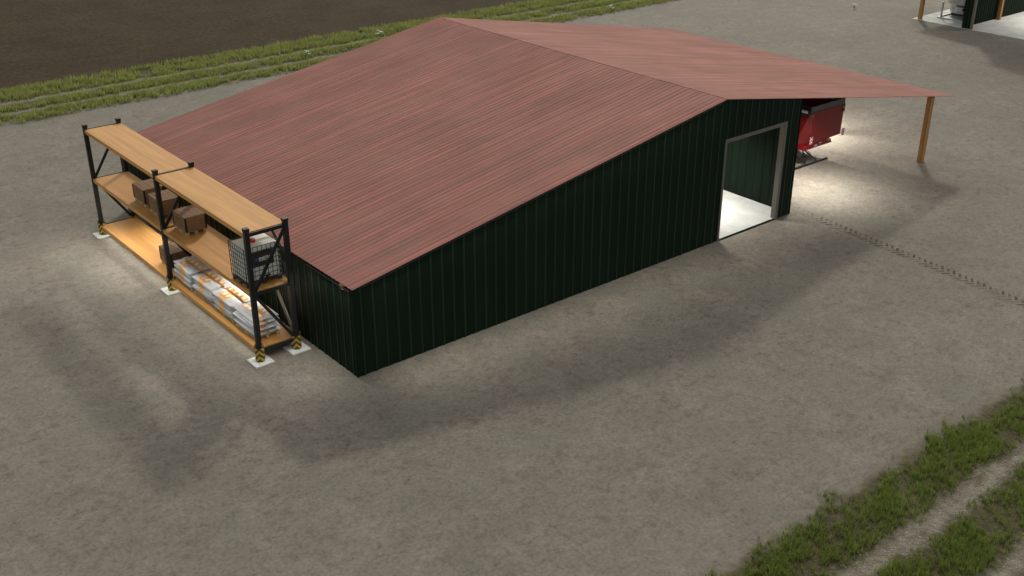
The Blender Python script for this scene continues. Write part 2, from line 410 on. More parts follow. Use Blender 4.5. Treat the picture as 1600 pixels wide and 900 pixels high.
# door frame
b = MB(); fw = .15
b.box(D0, D0 + fw * .55, -.05, .14, 0, DZ); b.box(D1 - .16, D1, -.05, .18, 0, DZ); b.box(D0 + fw * .55, D1 - .16, -.05, .14, DZ - .14, DZ)
b.build('door_frame', M['trim'], barn, .006)
b = MB(); b.box(.03, W - .03, .03, L - .03, .0, .035); b.build('floor', M['slab'], barn)
b = MB(); b.box(D0 + .09, D1 - .17, -.05, .03, .0, .04); b.build('threshold', M['clad'], barn)
b = MB(); b.box(-.028, .012, -.028, .012, 0, 2.96); b.build('corner_flashing', M['clad'], barn)
b = MB(); b.box(W - .012, W + .028, -.028, .012, 0, top(W) - .04); b.build('corner_flashing', M['clad'], barn)
# timber structure
b = MB(); b.bar((-.07, .52, ZE - .1), (2.2, .52, zroof(2.2) - .14), .16, .14); b.build('rafter', M['post'], barn)
for y in (.17, 6.2, 11.9, 17.8):
    b = MB(); b.box(30.97, 31.21, y - .12, y + .12, 0, zroof(31.2) - .05); b.build('post', M['post'], barn, .01)
    if y > 1: b = MB(); b.bar((W + .05, y, top(W) - .16), (XT - .25, y, zroof(XT - .25) - .12), .12, .16); b.build('rafter', M['post'], barn)
for x in (25, 28.2, 32.2):
    b = MB(); b.box(x - .04, x + .04, .9, L, zroof(x) - .12, zroof(x) - .035); b.build('purlin', M['post'], barn)

# ------------------------------------------------------------------ barn and canopy lamps, then added fill lights
def lamp(loc, label, power, size=(1.2, .12), aim=(0, 0, -1), group=None, spread=180, col=(1, .97, .90), rot=0, name='lamp_or_fill'):
    r_ = empty(name, loc); tag(r_, label, 'lamp', group)
    z = Vector(aim).normalized()
    if abs(z.z) > .99999: Mx = Matrix.Rotation(rot, 4, 'Z')
    else:
        ax = Vector((0, 1, 0)); zz_ = -z; ay = zz_.cross(ax).normalized()
        Mx = Matrix(((ax.x, ay.x, zz_.x, 0), (ax.y, ay.y, zz_.y, 0), (ax.z, ay.z, zz_.z, 0), (0, 0, 0, 1)))
    b = MB(); b.box(-size[0] / 2, size[0] / 2, -size[1] / 2, size[1] / 2, -.02, .012, Mx); b.box(-size[0] / 2, size[0] / 2, -size[1] / 2 - .004, -size[1] / 2 + .004, -.042, -.0205, Mx); b.box(-size[0] / 2, size[0] / 2, size[1] / 2 - .004, size[1] / 2 + .004, -.042, -.0205, Mx); b.build('housing', M['blackpl'], r_)
    b = MB(); b.box(-size[0] / 2 + .02, size[0] / 2 - .02, -size[1] / 2 + .012, size[1] / 2 - .012, -.024, -.021, Mx); b.build('diffuser', M['lampglow'], r_)
    ld = bpy.data.lights.new('lamp_light', 'AREA'); ld.shape = 'RECTANGLE'; ld.size = size[0]; ld.size_y = size[1]; ld.energy = power; ld.color = col; ld.spread = R(spread)
    lo = bpy.data.objects.new('lamp_light', ld); C.objects.link(lo); lo.parent = r_; lo.matrix_local = Mx @ Matrix.Translation((0, 0, -.04))
    return r_
BARN_P, CAN_P, RACK_FILL_P, GAB_FILL_P = 235, 350, 85, 72
for i, (x, y) in enumerate(((18.3, 3.0), (10, 3.5), (18.3, 9.5), (10, 9.5))):
    lamp((x, y, zroof(x) - .35), ['barn ceiling lamp just inside the doorway', 'barn ceiling lamp deep behind the long green wall', 'barn ceiling lamp farther back above the doorway bay', 'barn ceiling lamp farthest from the doorway'][i], BARN_P, group='ceiling lamps inside the barn', spread=105)
lamp((24.1, 1.3, zroof(24.1) - .2), 'bright lamp under the canopy roof between barn wall and red machine', CAN_P * .8, (1.4, .14), rot=math.pi / 2, spread=115)
lamp((30.2, 7.2, zroof(30.2) - .2), 'bright lamp under the canopy roof beyond the red machine', CAN_P * 2.2, (1.4, .14), rot=math.pi / 2, spread=150)
lamp((66.0, 15.9, 2.75), 'added fill light under the lean-to roof of the far shed', 160, (1.2, .12), spread=150)  # added fill, brightens the lean-to slab
lamp((66.0, 9.0, 6.4), 'added fill light under the main roof of the far shed', 700, (1.6, .16), spread=150)  # added fill to brighten the shed floor
for y, pw, wh in ((12.6, RACK_FILL_P * .65, 'near the empty low shelf'), (5.6, RACK_FILL_P * .5, 'behind the sack stacks')):  # added fill hidden behind the rack, for the glow on its low shelf
    lamp((-.12, y, 1.7), 'added fill light on the barn side behind the rack, ' + wh, pw, (3.2 if y > 9 else 1.6, .08), (-1, 0, -.75), 'added fill lights on the barn side wall', spread=140)
for ya, yb, pw, wh in ((3.0, 9.2, RACK_FILL_P * .62, 'above the sack stacks'), (9.6, 15.6, RACK_FILL_P * 1.0, 'above the empty low shelf')):  # added strips hidden under the boards, lighting shelf and ground in front
    lamp((-1.80, (ya + yb) / 2, 2.215), 'added fill strip under the front edge of the middle shelf, ' + wh, pw, (yb - ya, .05), (-.8, 0, -1), 'added fill strips under the middle shelf', spread=120)
    lamp((-1.75, (ya + yb) / 2, .262), 'added fill strip under the front edge of the lowest shelf, ' + wh.replace('above', 'below'), pw * .16, (yb - ya, .05), (-.8, 0, -1), 'added fill strips under the lowest shelf', spread=165)
lamp((-.048, 1.35, 2.925), 'added fill strip under the eave at the barn corner nearest the rack', 42, (2.5, .03), (-.6, 0, -1), spread=105)  # added fill for the ground by the barn corner

# added fill strip under the sloping roof edge, beam tilted away from the wall
r_ = empty('lamp_or_fill', (0, 0, 0)); tag(r_, 'added long fill strip under the sloping roof edge of the barn gable', 'lamp')
pa = Vector((.3, -.058, top(.3) - .01)); pb = Vector((XR - .3, -.058, top(XR - .3) - .01)); dd = (pb - pa); LL = dd.length; dd.normalize()
b = MB(); b.bar(pa, pb, .03, .03); b.build('housing', M['blackpl'], r_)
ld = bpy.data.lights.new('lamp_light', 'AREA'); ld.shape = 'RECTANGLE'; ld.size = LL; ld.size_y = .03; ld.energy = GAB_FILL_P; ld.color = (1, .96, .86); ld.spread = R(72)
lo = bpy.data.objects.new('lamp_light', ld); C.objects.link(lo); lo.parent = r_
zz = Vector((0, math.sin(R(20)), math.cos(R(20)))); zz = (zz - dd * zz.dot(dd)).normalized(); yy = zz.cross(dd); mid_ = (pa + pb) / 2 - zz * .03
lo.matrix_local = Matrix(((dd.x, yy.x, zz.x, mid_.x), (dd.y, yy.y, zz.y, mid_.y), (dd.z, yy.z, zz.z, mid_.z), (0, 0, 0, 1)))

# ------------------------------------------------------------------ pallet rack
RX0, RX1 = -1.853, -.552; RY = (2.777, 9.38, 15.92); Z1, Z2, Z3 = 4.37, 2.398, .448; ZTOP = 4.55
rack = empty('storage_rack', (0, 0, 0)); tag(rack, 'tall black steel rack with three levels of tan boards beside the barn wall', 'rack')
PW = .15
for j, y in enumerate(RY):
    for x in (RX0, RX1):
        b = MB(); b.box(x - PW / 2, x + PW / 2, y - PW / 2, y + PW / 2, .05, ZTOP - .1); b.box(x - PW / 2 - .012, x + PW / 2 + .012, y - PW / 2 - .012, y + PW / 2 + .012, ZTOP - .1, ZTOP)
        for z in (Z1, Z2, Z3):
            for k in (-1, 1): b.box(x + k * .045 - .012, x + k * .045 + .012, y - PW / 2 - .02, y - PW / 2, z - .14, z - .11); b.box(x + k * .045 - .012, x + k * .045 + .012, y - PW / 2 - .02, y - PW / 2, z - .06, z - .03)
        b.build('upright', M['steel'], rack, .008)
        b = MB(); b.box(x - .325, x + .325, y - .325, y + .325, .004, .052)
        b.build('base_plate', M['pad'], rack, .006)
        # curved column guard
        g = MB(); n = 14; ro, ri = .15, .135; cx, cy = x, y
        prof = []
        side = -1 if x == RX0 else 1
        c0 = math.pi if x == RX0 else -math.pi / 2
        for rr in (ro, ri):
            for zz in (.055, .56):
                for k in range(n + 1):
                    a = -math.pi * .72 - math.pi * .5 + math.pi * 1.44 * k / n
                    zt = zz if zz < .1 else zz + .05 * math.cos(k / n * math.tau * 1.0)
                    g.v.append((math.cos(a) * rr, math.sin(a) * rr, zt))
        m1 = n + 1
        for k in range(n):
            g.f += [(k, k + 1, m1 + k + 1, m1 + k), (2 * m1 + k, 3 * m1 + k, 3 * m1 + k + 1, 2 * m1 + k + 1), (m1 + k, m1 + k + 1, 3 * m1 + k + 1, 3 * m1 + k)]
        go = fixn(g.build('column_guard', M['hazard'], rack)); go.location = (x, y, 0); go.rotation_euler.z = -.5
    # rails across the depth and diagonals
    for z in (Z1, Z2, Z3):
        b = MB(); b.box(RX0 + PW / 2, RX1 - PW / 2, y - .055, y - .01, z - .1, z + .012); b.build('rail', M['steel'], rack, .004)
    for za, zb, flip in ((Z2 + .03, Z1 - .12, 0), (Z2 - .12, Z3 + .02, 0)):
        b = MB(); b.bar((RX0 + .06, y - .02, za), (RX1 - .06, y - .02, zb), .05, .105, (0, 1, 0)) if 0 else b.bar((RX0 + .06, y - .03, za), (RX1 - .06, y - .03, zb), .1, .05, (0, 1, 0))
        b.build('brace', M['steel'], rack, .004)
for k in (0, 1):
    ya, yb = RY[k], RY[k + 1]
    for z in (Z1, Z2, Z3):
        b = MB(); b.box(RX0 - .055, RX1 + .055, ya + .08, yb - .08, z - .15, z); 
        o = b.build('shelf_board', M['board'], rack, .006)
    for xx in (RX1,):
        pass
# back braces beside the near end
b = MB(); b.bar((RX1, RY[0] + .1, Z3 + .08), (RX1, RY[0] + 1.35, Z2 - .15), .035, .16, (0, 0, 1)); b.build('brace', M['greysteel'], rack, .004)
b = MB(); b.bar((RX1, RY[0] + .1, Z2 + .75), (RX1, RY[0] + 1.3, Z1 - .2), .05, .09); b.build('brace', M['steel'], rack, .004)

# ------------------------------------------------------------------ pallets and crates
def copy_thing(src, loc, rz=None):
    c = src.copy(); C.objects.link(c); c.location = loc
    if rz is not None: c.rotation_euler.z = rz
    for ch in list(src.children):
        d = ch.copy(); C.objects.link(d); d.parent = c
        for g in ch.children:
            e = g.copy(); C.objects.link(e); e.parent = d
    return c
def make_pallet(sx, sy, h=.13):
    p = empty('pallet'); b = MB(); n = 7
    for k in range(n):
        y = -sy / 2 + (k + .5) * sy / n; b.box(-sx / 2, sx / 2, y - sy / n * .39, y + sy / n * .39, h - .02, h)
    b.build('deck', M['pallet'], p, .003)
    for x in (-sx / 2 + .05, 0, sx / 2 - .05):
        b = MB(); b.box(x - .05, x + .05, -sy / 2, sy / 2, h - .042, h - .021)
        b.box(x - .05, x + .05, -sy / 2, sy / 2, 0, .018)
        for y in (-sy / 2 + .075, 0, sy / 2 - .075): b.box(x - .048, x + .048, y - .07, y + .07, .019, h - .043)
        b.build('runner', M['pallet'], p, .003)
    return p
def make_crate(sx, sy, h):
    c = empty('crate'); b = MB(); n = 3; g = .006
    for k in range(n):
        z0 = k * h / n + (g if k else 0); z1 = (k + 1) * h / n - .004
        b.box(-sx / 2, sx / 2, -sy / 2, -sy / 2 + .02, z0, z1); b.box(-sx / 2, sx / 2, sy / 2 - .02, sy / 2, z0, z1)
        b.box(-sx / 2, -sx / 2 + .02, -sy / 2 + .021, sy / 2 - .021, z0, z1); b.box(sx / 2 - .02, sx / 2, -sy / 2 + .021, sy / 2 - .021, z0, z1)
    b.box(-sx / 2 + .021, sx / 2 - .021, -sy / 2 + .021, sy / 2 - .021, .0, h - .03)
    b.build('side_boards', M['crate'], c, .003)
    b = MB(); n = 6
    for k in range(n):
        x = -sx / 2 + (k + .5) * sx / n; b.box(x - sx / n * .485, x + sx / n * .485, -sy / 2 - .004, sy / 2 + .004, h - .003, h + .02 + .004 * (k % 2))
    b.build('lid', M['crate'], c, .003)
    for sxx in (-1, 1):
        for syy in (-1, 1):
            b = MB(); x = sxx * sx / 2; y = syy * sy / 2
            b.box(min(x, x - sxx * .05), max(x, x - sxx * .05), min(y, y + syy * .008), max(y, y + syy * .008), .002, h - .005)
            b.box(min(x, x + sxx * .008), max(x, x + sxx * .008), min(y + syy * .008, y - syy * .05), max(y + syy * .008, y - syy * .05), .002, h - .005)
            b.build('corner_strip', M['steel'], c)
    return c
CSX, CSY, CH = .76, 1.0, .52
crs = [((-1.55, 11.63), Z2, 'brown wooden crate on the middle level, farthest from the white tank'),
       ((-1.57, 10.2), Z2, 'brown wooden crate on the middle level, half hidden by the middle upright'),
       ((-1.53, 8.19), Z2, 'brown wooden crate on the middle level sharing a board with the white tank'),
       ((-1.52, 9.98), Z3, 'brown wooden crate on the lowest level beside the sack stacks')]
c0 = make_crate(CSX, CSY, CH); p0 = make_pallet(CSX - .03, CSY - .02)
for i, ((x, y), z, lab) in enumerate(crs):
    loc = (x + CSX / 2, y + CSY / 2, z)
    p = p0 if i == 0 else copy_thing(p0, loc); p.location = loc
    tag(p, 'pallet under the ' + lab.replace('brown wooden ', ''), 'pallet', 'pallets carrying the crates')
    loc = (loc[0], loc[1], z + .131); c = c0 if i == 0 else copy_thing(c0, loc); c.location = loc
    tag(c, lab, 'crate', 'brown crates on the rack')
    c.rotation_euler.z = p.rotation_euler.z = (.015, -.02, .01, 0)[i]

# ------------------------------------------------------------------ sacks
def sack_mesh(w, l, h, mname, seed):
    nx, ny = 13, 21; r = random.Random(seed); b = MB()
    ph = [r.uniform(0, 6) for _ in range(6)]
    for side in (1, -1):
        for j in range(ny):
            for i in range(nx):
                u = math.sin((i / (nx - 1) - .5) * math.pi); v_ = math.sin((j / (ny - 1) - .5) * math.pi)
                e = (max(0, 1 - abs(u) ** 2.2) ** .95) * (max(0, 1 - abs(v_) ** 3.4) ** .9)
                x = u * w / 2 * (1 - .04 * abs(v_) ** 3); y = v_ * l / 2 * (1 - .02 * abs(u) ** 3)
                z = h / 2 * e * side
                if side > 0: z += e * .006 * (math.sin(v_ * 9 + ph[0]) * math.sin(u * 5 + ph[1]) + .7 * math.sin(v_ * 17 + ph[2] + u * 2))
                b.v.append((x, y, z + h / 2))
    n = nx * ny
    for j in range(ny - 1):
        for i in range(nx - 1):
            a = j * nx + i; b.f.append((a, a + 1, a + nx + 1, a + nx)); a += n; b.f.append((a, a + nx, a + nx + 1, a + 1))
    return b
LY = 6; SH = .097
pp = make_pallet(.84, 1.40)
stack_names = ['stack at the rack end', 'stack second from the rack end', 'stack third from the rack end', 'stack beside the middle upright']
protoW = [sack_mesh(.46, 1.44, SH + .004, 'w', i).build('sack', M['sack_wide'], smooth=True) for i in range(2)]
protoS = [sack_mesh(.44, 1.42, SH + .004, 's', 5 + i).build('sack', M['sack_sq'], smooth=True) for i in range(2)]
used = set()
PYS = [3.24, 4.81, 6.38, 7.93]
rr = random.Random(5)
for si, y0 in enumerate(PYS):
    cy = y0 + .72 if si else y0 + .74; cx = -1.70 + .43
    p = pp if si == 0 else copy_thing(pp, (0, 0, 0)); p.location = (cx, cy, Z3)
    tag(p, 'timber pallet under the sack ' + stack_names[si], 'pallet', 'pallets carrying the sacks')
    for ly in range(LY):
        for back in (0, 1):
            wide = bool(back) if si else not back          # the nearest stack is turned round
            src = (protoW if wide else protoS)[ly % 2]
            if src.name not in used: o = src; used.add(src.name)
            else: o = src.copy(); C.objects.link(o)
            off = .225 if back else -.225
            rz = 0 if si else math.pi
            o.location = (cx + off + rr.uniform(-.03, .03), cy + rr.uniform(-.045, .045) + (.02 if ly % 2 else -.02), Z3 + .131 + ly * SH)
            o.rotation_euler = (0, 0, rz + rr.uniform(-.028, .028))
            lvl = ['lowest', 'second lowest', 'third lowest', 'third highest', 'second highest', 'topmost'][ly]
            tag(o, '%s sack on the %s side, %s' % (lvl, 'wall' if back else 'open', stack_names[si]), 'sack', 'white and orange sacks stacked on the lowest shelf')

# ------------------------------------------------------------------ caged tank
tk = empty('caged_tank', (0, 0, 0)); tag(tk, 'white plastic liquid tank in a dark wire cage with a red cap on the rack', 'tank')
X0, X1, Y0, Y1, ZB, ZTt = -1.82, -.62, 3.17, 4.17, Z2, 3.74
b = MB(); b.box(X0 + .035, X1 - .035, Y0 + .035, Y1 - .035, ZB + .15, ZTt - .05); b.build('tank_body', M['tank'], tk, .06)
b = MB(); b.box(X0 + .09, X1 - .09, (Y0 + Y1) / 2 - .03, (Y0 + Y1) / 2 + .03, ZTt - .05, ZTt - .035); b.box(X0 + .06, X1 - .06, Y0 + .2, Y0 + .23, ZTt - .05, ZTt - .04); b.build('top_rib', M['tank'], tk, .004)
b = MB(); b.cyl(((X0 + X1) / 2 - .08, (Y0 + Y1) / 2 - .05), .11, ZTt - .05, ZTt + .02, 24); b.cyl(((X0 + X1) / 2 - .08, (Y0 + Y1) / 2 - .05), .06, ZTt + .02, ZTt + .03, 16); b.build('cap', M['redcap'], tk, .006)
b = MB(); rw = .0075
for k in range(8):
    z = ZB + .17 + k * (ZTt - .05 - ZB - .17) / 7
    b.bar((X0, Y0, z), (X1, Y0, z), rw * 2); b.bar((X0, Y1, z), (X1, Y1, z), rw * 2); b.bar((X0, Y0, z), (X0, Y1, z), rw * 2); b.bar((X1, Y0, z), (X1, Y1, z), rw * 2)
for k in range(9):
    x = X0 + k * (X1 - X0) / 8; b.bar((x, Y0 - .012, ZB + .12), (x, Y0 - .012, ZTt - .04), rw * 2); b.bar((x, Y1 + .012, ZB + .12), (x, Y1 + .012, ZTt - .04), rw * 2)
for k in range(8):
    y = Y0 + k * (Y1 - Y0) / 7; b.bar((X0 - .012, y, ZB + .12), (X0 - .012, y, ZTt - .04), rw * 2); b.bar((X1 + .012, y, ZB + .12), (X1 + .012, y, ZTt - .04), rw * 2)
b.build('cage', M['cage'], tk)
b = MB()
for x in (X0 + .06, (X0 + X1) / 2, X1 - .06):
    for y in (Y0 + .05, (Y0 + Y1) / 2, Y1 - .05): b.box(x - .06, x + .06, y - .05, y + .05, ZB + .001, ZB + .1)
b.box(X0, X1, Y0, Y1, ZB + .1, ZB + .14); b.build('skid', M['blackpl'], tk, .006)
b = MB(); b.tube([((X0 + X1) / 2 + .1, Y0 + .05, ZB + .22), ((X0 + X1) / 2 + .1, Y0 - .08, ZB + .21)], .05, 12); b.box((X0 + X1) / 2 + .02, (X0 + X1) / 2 + .2, Y0 - .05, Y0 - .02, ZB + .25, ZB + .3); b.build('valve', M['blackpl'], tk)
b = MB(); b.box(-1.58, -.86, Y0 - .032, Y0 - .024, 3.03, 3.52); pl = b.build('label_plate', M['plate'], tk)
b = MB(); b.tube([(-1.44, Y0 - .033, 3.27), (-1.44, Y0 - .037, 3.27)], .06, 20); b.build('logo_disc', M['blue'], pl)
def text(body, size, loc, rot, material, parent, name, shear=0, ext=.002, bold=False):
    cu = bpy.data.curves.new(name, 'FONT'); cu.body = body; cu.size = size; cu.extrude = ext; cu.shear = shear; cu.offset = .003 if bold else 0
    to = bpy.data.objects.new(name, cu); C.objects.link(to)
    dg = bpy.context.evaluated_depsgraph_get(); me = bpy.data.meshes.new_from_object(to.evaluated_get(dg)); bpy.data.objects.remove(to)
    me.materials.append(material); o = bpy.data.objects.new(name, me); C.objects.link(o); o.location = loc; o.rotation_euler = rot; o.parent = parent; return o
text('SNETU', .12, (-1.375, Y0 - .036, 3.245), (R(90), 0, 0), M['white'], pl, 'lettering', .25, .001, True)
b = MB(); b.box(-1.36, -1.1, Y0 - .036, Y0 - .033, 3.205, 3.222); b.build('lettering', M['white'], pl)

# ------------------------------------------------------------------ red machine under the canopy
mc = empty('farm_trailer', (0, 0, 0)); tag(mc, 'red hopper machine with a grey rim and drawbar parked under the barn canopy', 'trailer')
HX0, HX1, HY0, HY1 = 26.07, 28.6, 3.0, 6.6; HZ = 2.64
# hollow hopper shell
out = [(HX0, HY0, HZ), (HX1, HY0, HZ), (HX1, HY1, HZ), (HX0, HY1, HZ)]
mid = [(26.65, 3.15, 1.02), (28.78, 3.15, 1.1), (28.6, 6.3, 1.1), (26.2, 6.3, 1.0)]
b = MB(); vs = out + mid + [(26.15, 3.75, .98), (26.6, 3.17, .86), (28.1, 3.17, .84), (28.1, 3.17, 1.08), (26.3, 6.2, .86), (28.1, 6.2, .84)]
#      0..3 top, 4 K, 5 right, 6,7 back, 8 side low, 9.. belly
fs = [(0, 4, 5, 1), (0, 8, 4), (0, 3, 7, 8), (1, 5, 6, 2), (3, 2, 6, 7), (4, 8, 7, 6, 5)]
inn = [(HX0 + .05, HY0 + .05, HZ), (HX1 - .05, HY0 + .05, HZ), (HX1 - .05, HY1 - .05, HZ), (HX0 + .05, HY1 - .05, HZ), (26.8, 3.9, 1.25), (28.2, 3.9, 1.25), (28.2, 5.6, 1.25), (26.8, 5.6, 1.25)]
n0 = len(vs); vs += inn
fs += [(n0, n0 + 1, n0 + 5, n0 + 4), (n0 + 1, n0 + 2, n0 + 6, n0 + 5), (n0 + 2, n0 + 3, n0 + 7, n0 + 6), (n0 + 3, n0, n0 + 4, n0 + 7), (n0 + 4, n0 + 5, n0 + 6, n0 + 7)]
fs += [(i, (i + 1) % 4, n0 + (i + 1) % 4, n0 + i) for i in range(4)]
b.add(vs, fs); hop = fixn(b.build('hopper', M['red'], mc, .008))
b = MB(); b.box(26.02, 28.1, 3.14, 6.1, .84, 1.0); b.build('belly_box', M['red'], mc, .01)
b = MB(); b.box(26.0, 28.12, 3.10, 3.139, .84, .875); b.build('front_lip', M['red'], mc, .004)
# top lip and corner brackets
b = MB(); b.box(HX0 - .02, HX1 + .03, HY0 - .03, HY0, HZ - .05, HZ); b.box(HX1 - .12, HX1 + .02, HY0 - .035, HY0 - .03 + .02, HZ - .38, HZ - .05); b.build('top_lip', M['red'], mc, .004)
for x in (HX0 + .12, HX1 - .1): b = MB(); b.tube([(x, HY0 - .045, HZ - .15), (x, HY0 - .001, HZ - .15)], .03, 10); b.build('bolt', M['alu'], mc)
b = MB(); z0, z1 = HZ + .001, HZ + .27; t_ = .03
b.box(HX0 + .02, HX1, HY0 - .01, HY0 + t_, z0, z1); b.build('rim_panel', M['grey'], mc, .004)
b = MB(); b.box(HX0, HX0 + t_, HY0 + t_ + .002, HY1, z0, z1); b.box(HX0 + t_, HX1 - .002, HY1 - t_, HY1, z0, z1); b.box(HX1 - t_, HX1, HY0 + t_ + .002, HY1 - t_ - .002, z0, z1)
b.build('rim_panel', M['blackpl'], mc, .004)
b = MB(); b.tube([(HX0 - .09, HY0 + .12, HZ + .03), (HX0 - .09, HY1 - .1, HZ + .03)], .065, 12); b.build('cover_roller', M['white'], mc, smooth=False)
b = MB()
for y in (HY0 + .06, HY1 - .05): b.box(HX0 - .15, HX0 - .001, y - .02, y + .02, HZ - .1, HZ + .1)
b.bar((HX0 - .08, HY0 + .03, HZ - .02), (HX0 - .02, HY0 + .02, HZ - .5), .03); b.box(HX0 - .12, HX0 - .04, HY0 + .1, HY1 - .1, HZ - .14, HZ - .05); b.build('roller_bracket', M['blackpl'], mc)
b = MB(); b.tube([(HX0 + .3, HY0 + .5, HZ - .1), (HX1 - .3, HY1 - .8, HZ - .06)], .018, 8); b.build('inner_strut', M['alu'], mc)
for (x, y, z) in ((26.42, 3.10, 1.25), (28.86, 3.10, 1.2)):
    b = MB(); b.box(-.09, .09, -.012, .012, -.17, .17); o = b.build('warning_sign', M['warn'], mc); o.location = (x, y - .03, z)
b = MB(); b.box(26.75, 26.95, 3.085, 3.098, .90, .98); b.build('number_plate', M['alu'], mc)
for x in (27.2, 27.85): b = MB(); b.tube([(x, 3.07, 1.0), (x, 3.14, 1.0)], .035, 10); b.build('marker_light', M['alu'], mc)
# stand and hoses
b = MB(); b.bar((25.62, 3.2, .05), (28.04, 3.2, .05), .09, .09); b.build('ground_bar', M['steel'], mc, .006)
b = MB()
b.bar((27.29, 3.22, .07), (26.95, 3.7, .50), .05); b.bar((26.95, 3.7, .5), (26.85, 4.0, .86), .06)
b.bar((26.45, 3.22, .07), (26.2, 3.75, .45), .05); b.bar((26.2, 3.75, .45), (26.4, 4.1, .86), .06)
b.bar((27.15, 3.4, .2), (26.25, 3.62, .35), .025); b.bar((26.5, 3.3, .12), (27.0, 3.6, .42), .025); b.bar((26.45, 3.5, .28), (26.9, 3.72, .5), .025)
b.build('drawbar', M['steel'], mc)
b = MB(); hr = random.Random(2)
for k in range(6):
    x = 26.6 + .07 * k; pts = []
    for i in range(9):
        q = i / 8; pts.append((x + .25 * q + .08 * math.sin(q * 5 + k), 4.0 - .45 * q + .06 * math.sin(q * 7 + k * 2), .86 - .6 * q - .06 * math.sin(q * 6 + k)))
    b.tube(pts, .014, 6)
b.build('hose', M['rubber'], mc, smooth=True)
for x, s_ in ((26.35, -1), (28.15, 1)):
    b = MB(); n = 28; prof = [(-.17, .30), (-.19, .46), (-.13, .54), (.13, .54), (.19, .46), (.17, .30)]; base = 0
    for k in range(n):
        a = math.tau * k / n
        for px_, pr in prof: b.v.append((px_, math.cos(a) * pr, math.sin(a) * pr))
    q = len(prof)
    for k in range(n):
        for i in range(q): b.f.append((k * q + i, k * q + (i + 1) % q, ((k + 1) % n) * q + (i + 1) % q, ((k + 1) % n) * q + i))
    w_ = fixn(b.build('wheel', M['rubber'], mc, smooth=False)); w_.location = (x, 5.5, .545)
    b = MB(); b.tube([(-.1, 0, 0), (.1, 0, 0)], .3, 24); b.tube([(-.14, 0, 0), (.14, 0, 0)], .1, 16); b.build('rim', M['alu'], w_)
b = MB(); b.bar((26.35, 5.5, .545), (28.15, 5.5, .545), .09); b.bar((26.7, 3.5, .78), (26.7, 6.3, .78), .12); b.bar((27.8, 3.5, .78), (27.8, 6.3, .78), .12)
b.bar((26.7, 5.5, .55), (26.7, 5.5, .75), .1); b.bar((27.8, 5.5, .55), (27.8, 5.5, .75), .1); b.build('chassis', M['steel'], mc)

# ------------------------------------------------------------------ second building
sh = empty('farm_shed', (0, 0, 0)); tag(sh, 'tall dark green ribbed shed with a timber post lean-to across the yard', 'shed')
SX, SXE, SY1, SY0, SYL = 58.31, 78.0, 14.0, 2.0, 17.9
HE, HR = 6.7, 8.2; SYM = 8.0
ztop = lambda y: HE + (HR - HE) * (1 - abs(y - SYM) / 6.0)
full = profile(SY1 - SY0, .30, .05, .03, .03, .1)
parts = []
def segy(a, c, z0):
    fx = [p[0] for p in full]; fy = [p[1] for p in full]
    pts = sorted([(a, float(np.interp(a, fx, fy)))] + [p for p in full if a < p[0] < c] + [(c, float(np.interp(c, fx, fy)))] + ([(SYM - SY0, float(np.interp(SYM - SY0, fx, fy)))] if a < SYM - SY0 < c else []))
    parts.append(corr('wall', pts, lambda s, e, k: (SX - k, SY0 + s, z0 if e == 0 else ztop(SY0 + s) - .04), sh, M['clad']))
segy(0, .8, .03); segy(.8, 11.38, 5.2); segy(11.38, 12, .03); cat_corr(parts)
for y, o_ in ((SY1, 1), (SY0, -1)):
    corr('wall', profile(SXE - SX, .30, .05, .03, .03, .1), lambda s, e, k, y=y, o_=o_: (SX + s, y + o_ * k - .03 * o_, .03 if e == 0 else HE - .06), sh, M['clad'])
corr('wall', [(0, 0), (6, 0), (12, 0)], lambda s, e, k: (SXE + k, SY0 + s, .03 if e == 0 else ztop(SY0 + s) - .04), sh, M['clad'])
for ya, yb in ((SY1 + .3, SYM), (SYM, SY0 - .3)):
    za = HE - .075 if ya != SYM else HR; zb = HE - .075 if yb != SYM else HR
    corr('roof', profile(SXE - SX + .4, .3, .05, .03, .03, .1), lambda s, e, k, ya=ya, yb=yb, za=za, zb=zb: (SX - .2 + s, ya if e == 0 else yb, (za if e == 0 else zb) + k), sh, M['roof'], .015)
corr('roof', profile(SXE - SX + .4, .3, .05, .03, .03, .1), lambda s, e, k: (SX - .2 + s, SYL + .2 if e == 0 else SY1 + .04, (2.75 if e == 0 else 3.5) + k), sh, M['roof'], .015)
b = MB(); b.box(SX - .04, SX + .12, 13.22, 13.37, .03, 5.2); b.box(SX - .04, SX + .12, 2.8, 2.95, .03, 5.2); b.box(SX - .04, SX + .12, 2.95, 13.22, 5.06, 5.2); b.build('door_frame', M['trim'], sh, .005)
b = MB(); b.box(SX - .03, SXE + .1, SY0 - .05, SYL, 0, .028); b.build('floor', M['slab'], sh)
for x in (SX + .28, 64.5, 71, 77.6):
    b = MB(); b.box(x - .12, x + .12, 17.3, 17.54, .028, 2.84); b.build('post', M['post'], sh, .008)
for x in (62.8, 70):
    b = MB(); b.box(x - .12, x + .12, 13.6, 13.84, .028, 6.6); b.build('post', M['post'], sh, .008)

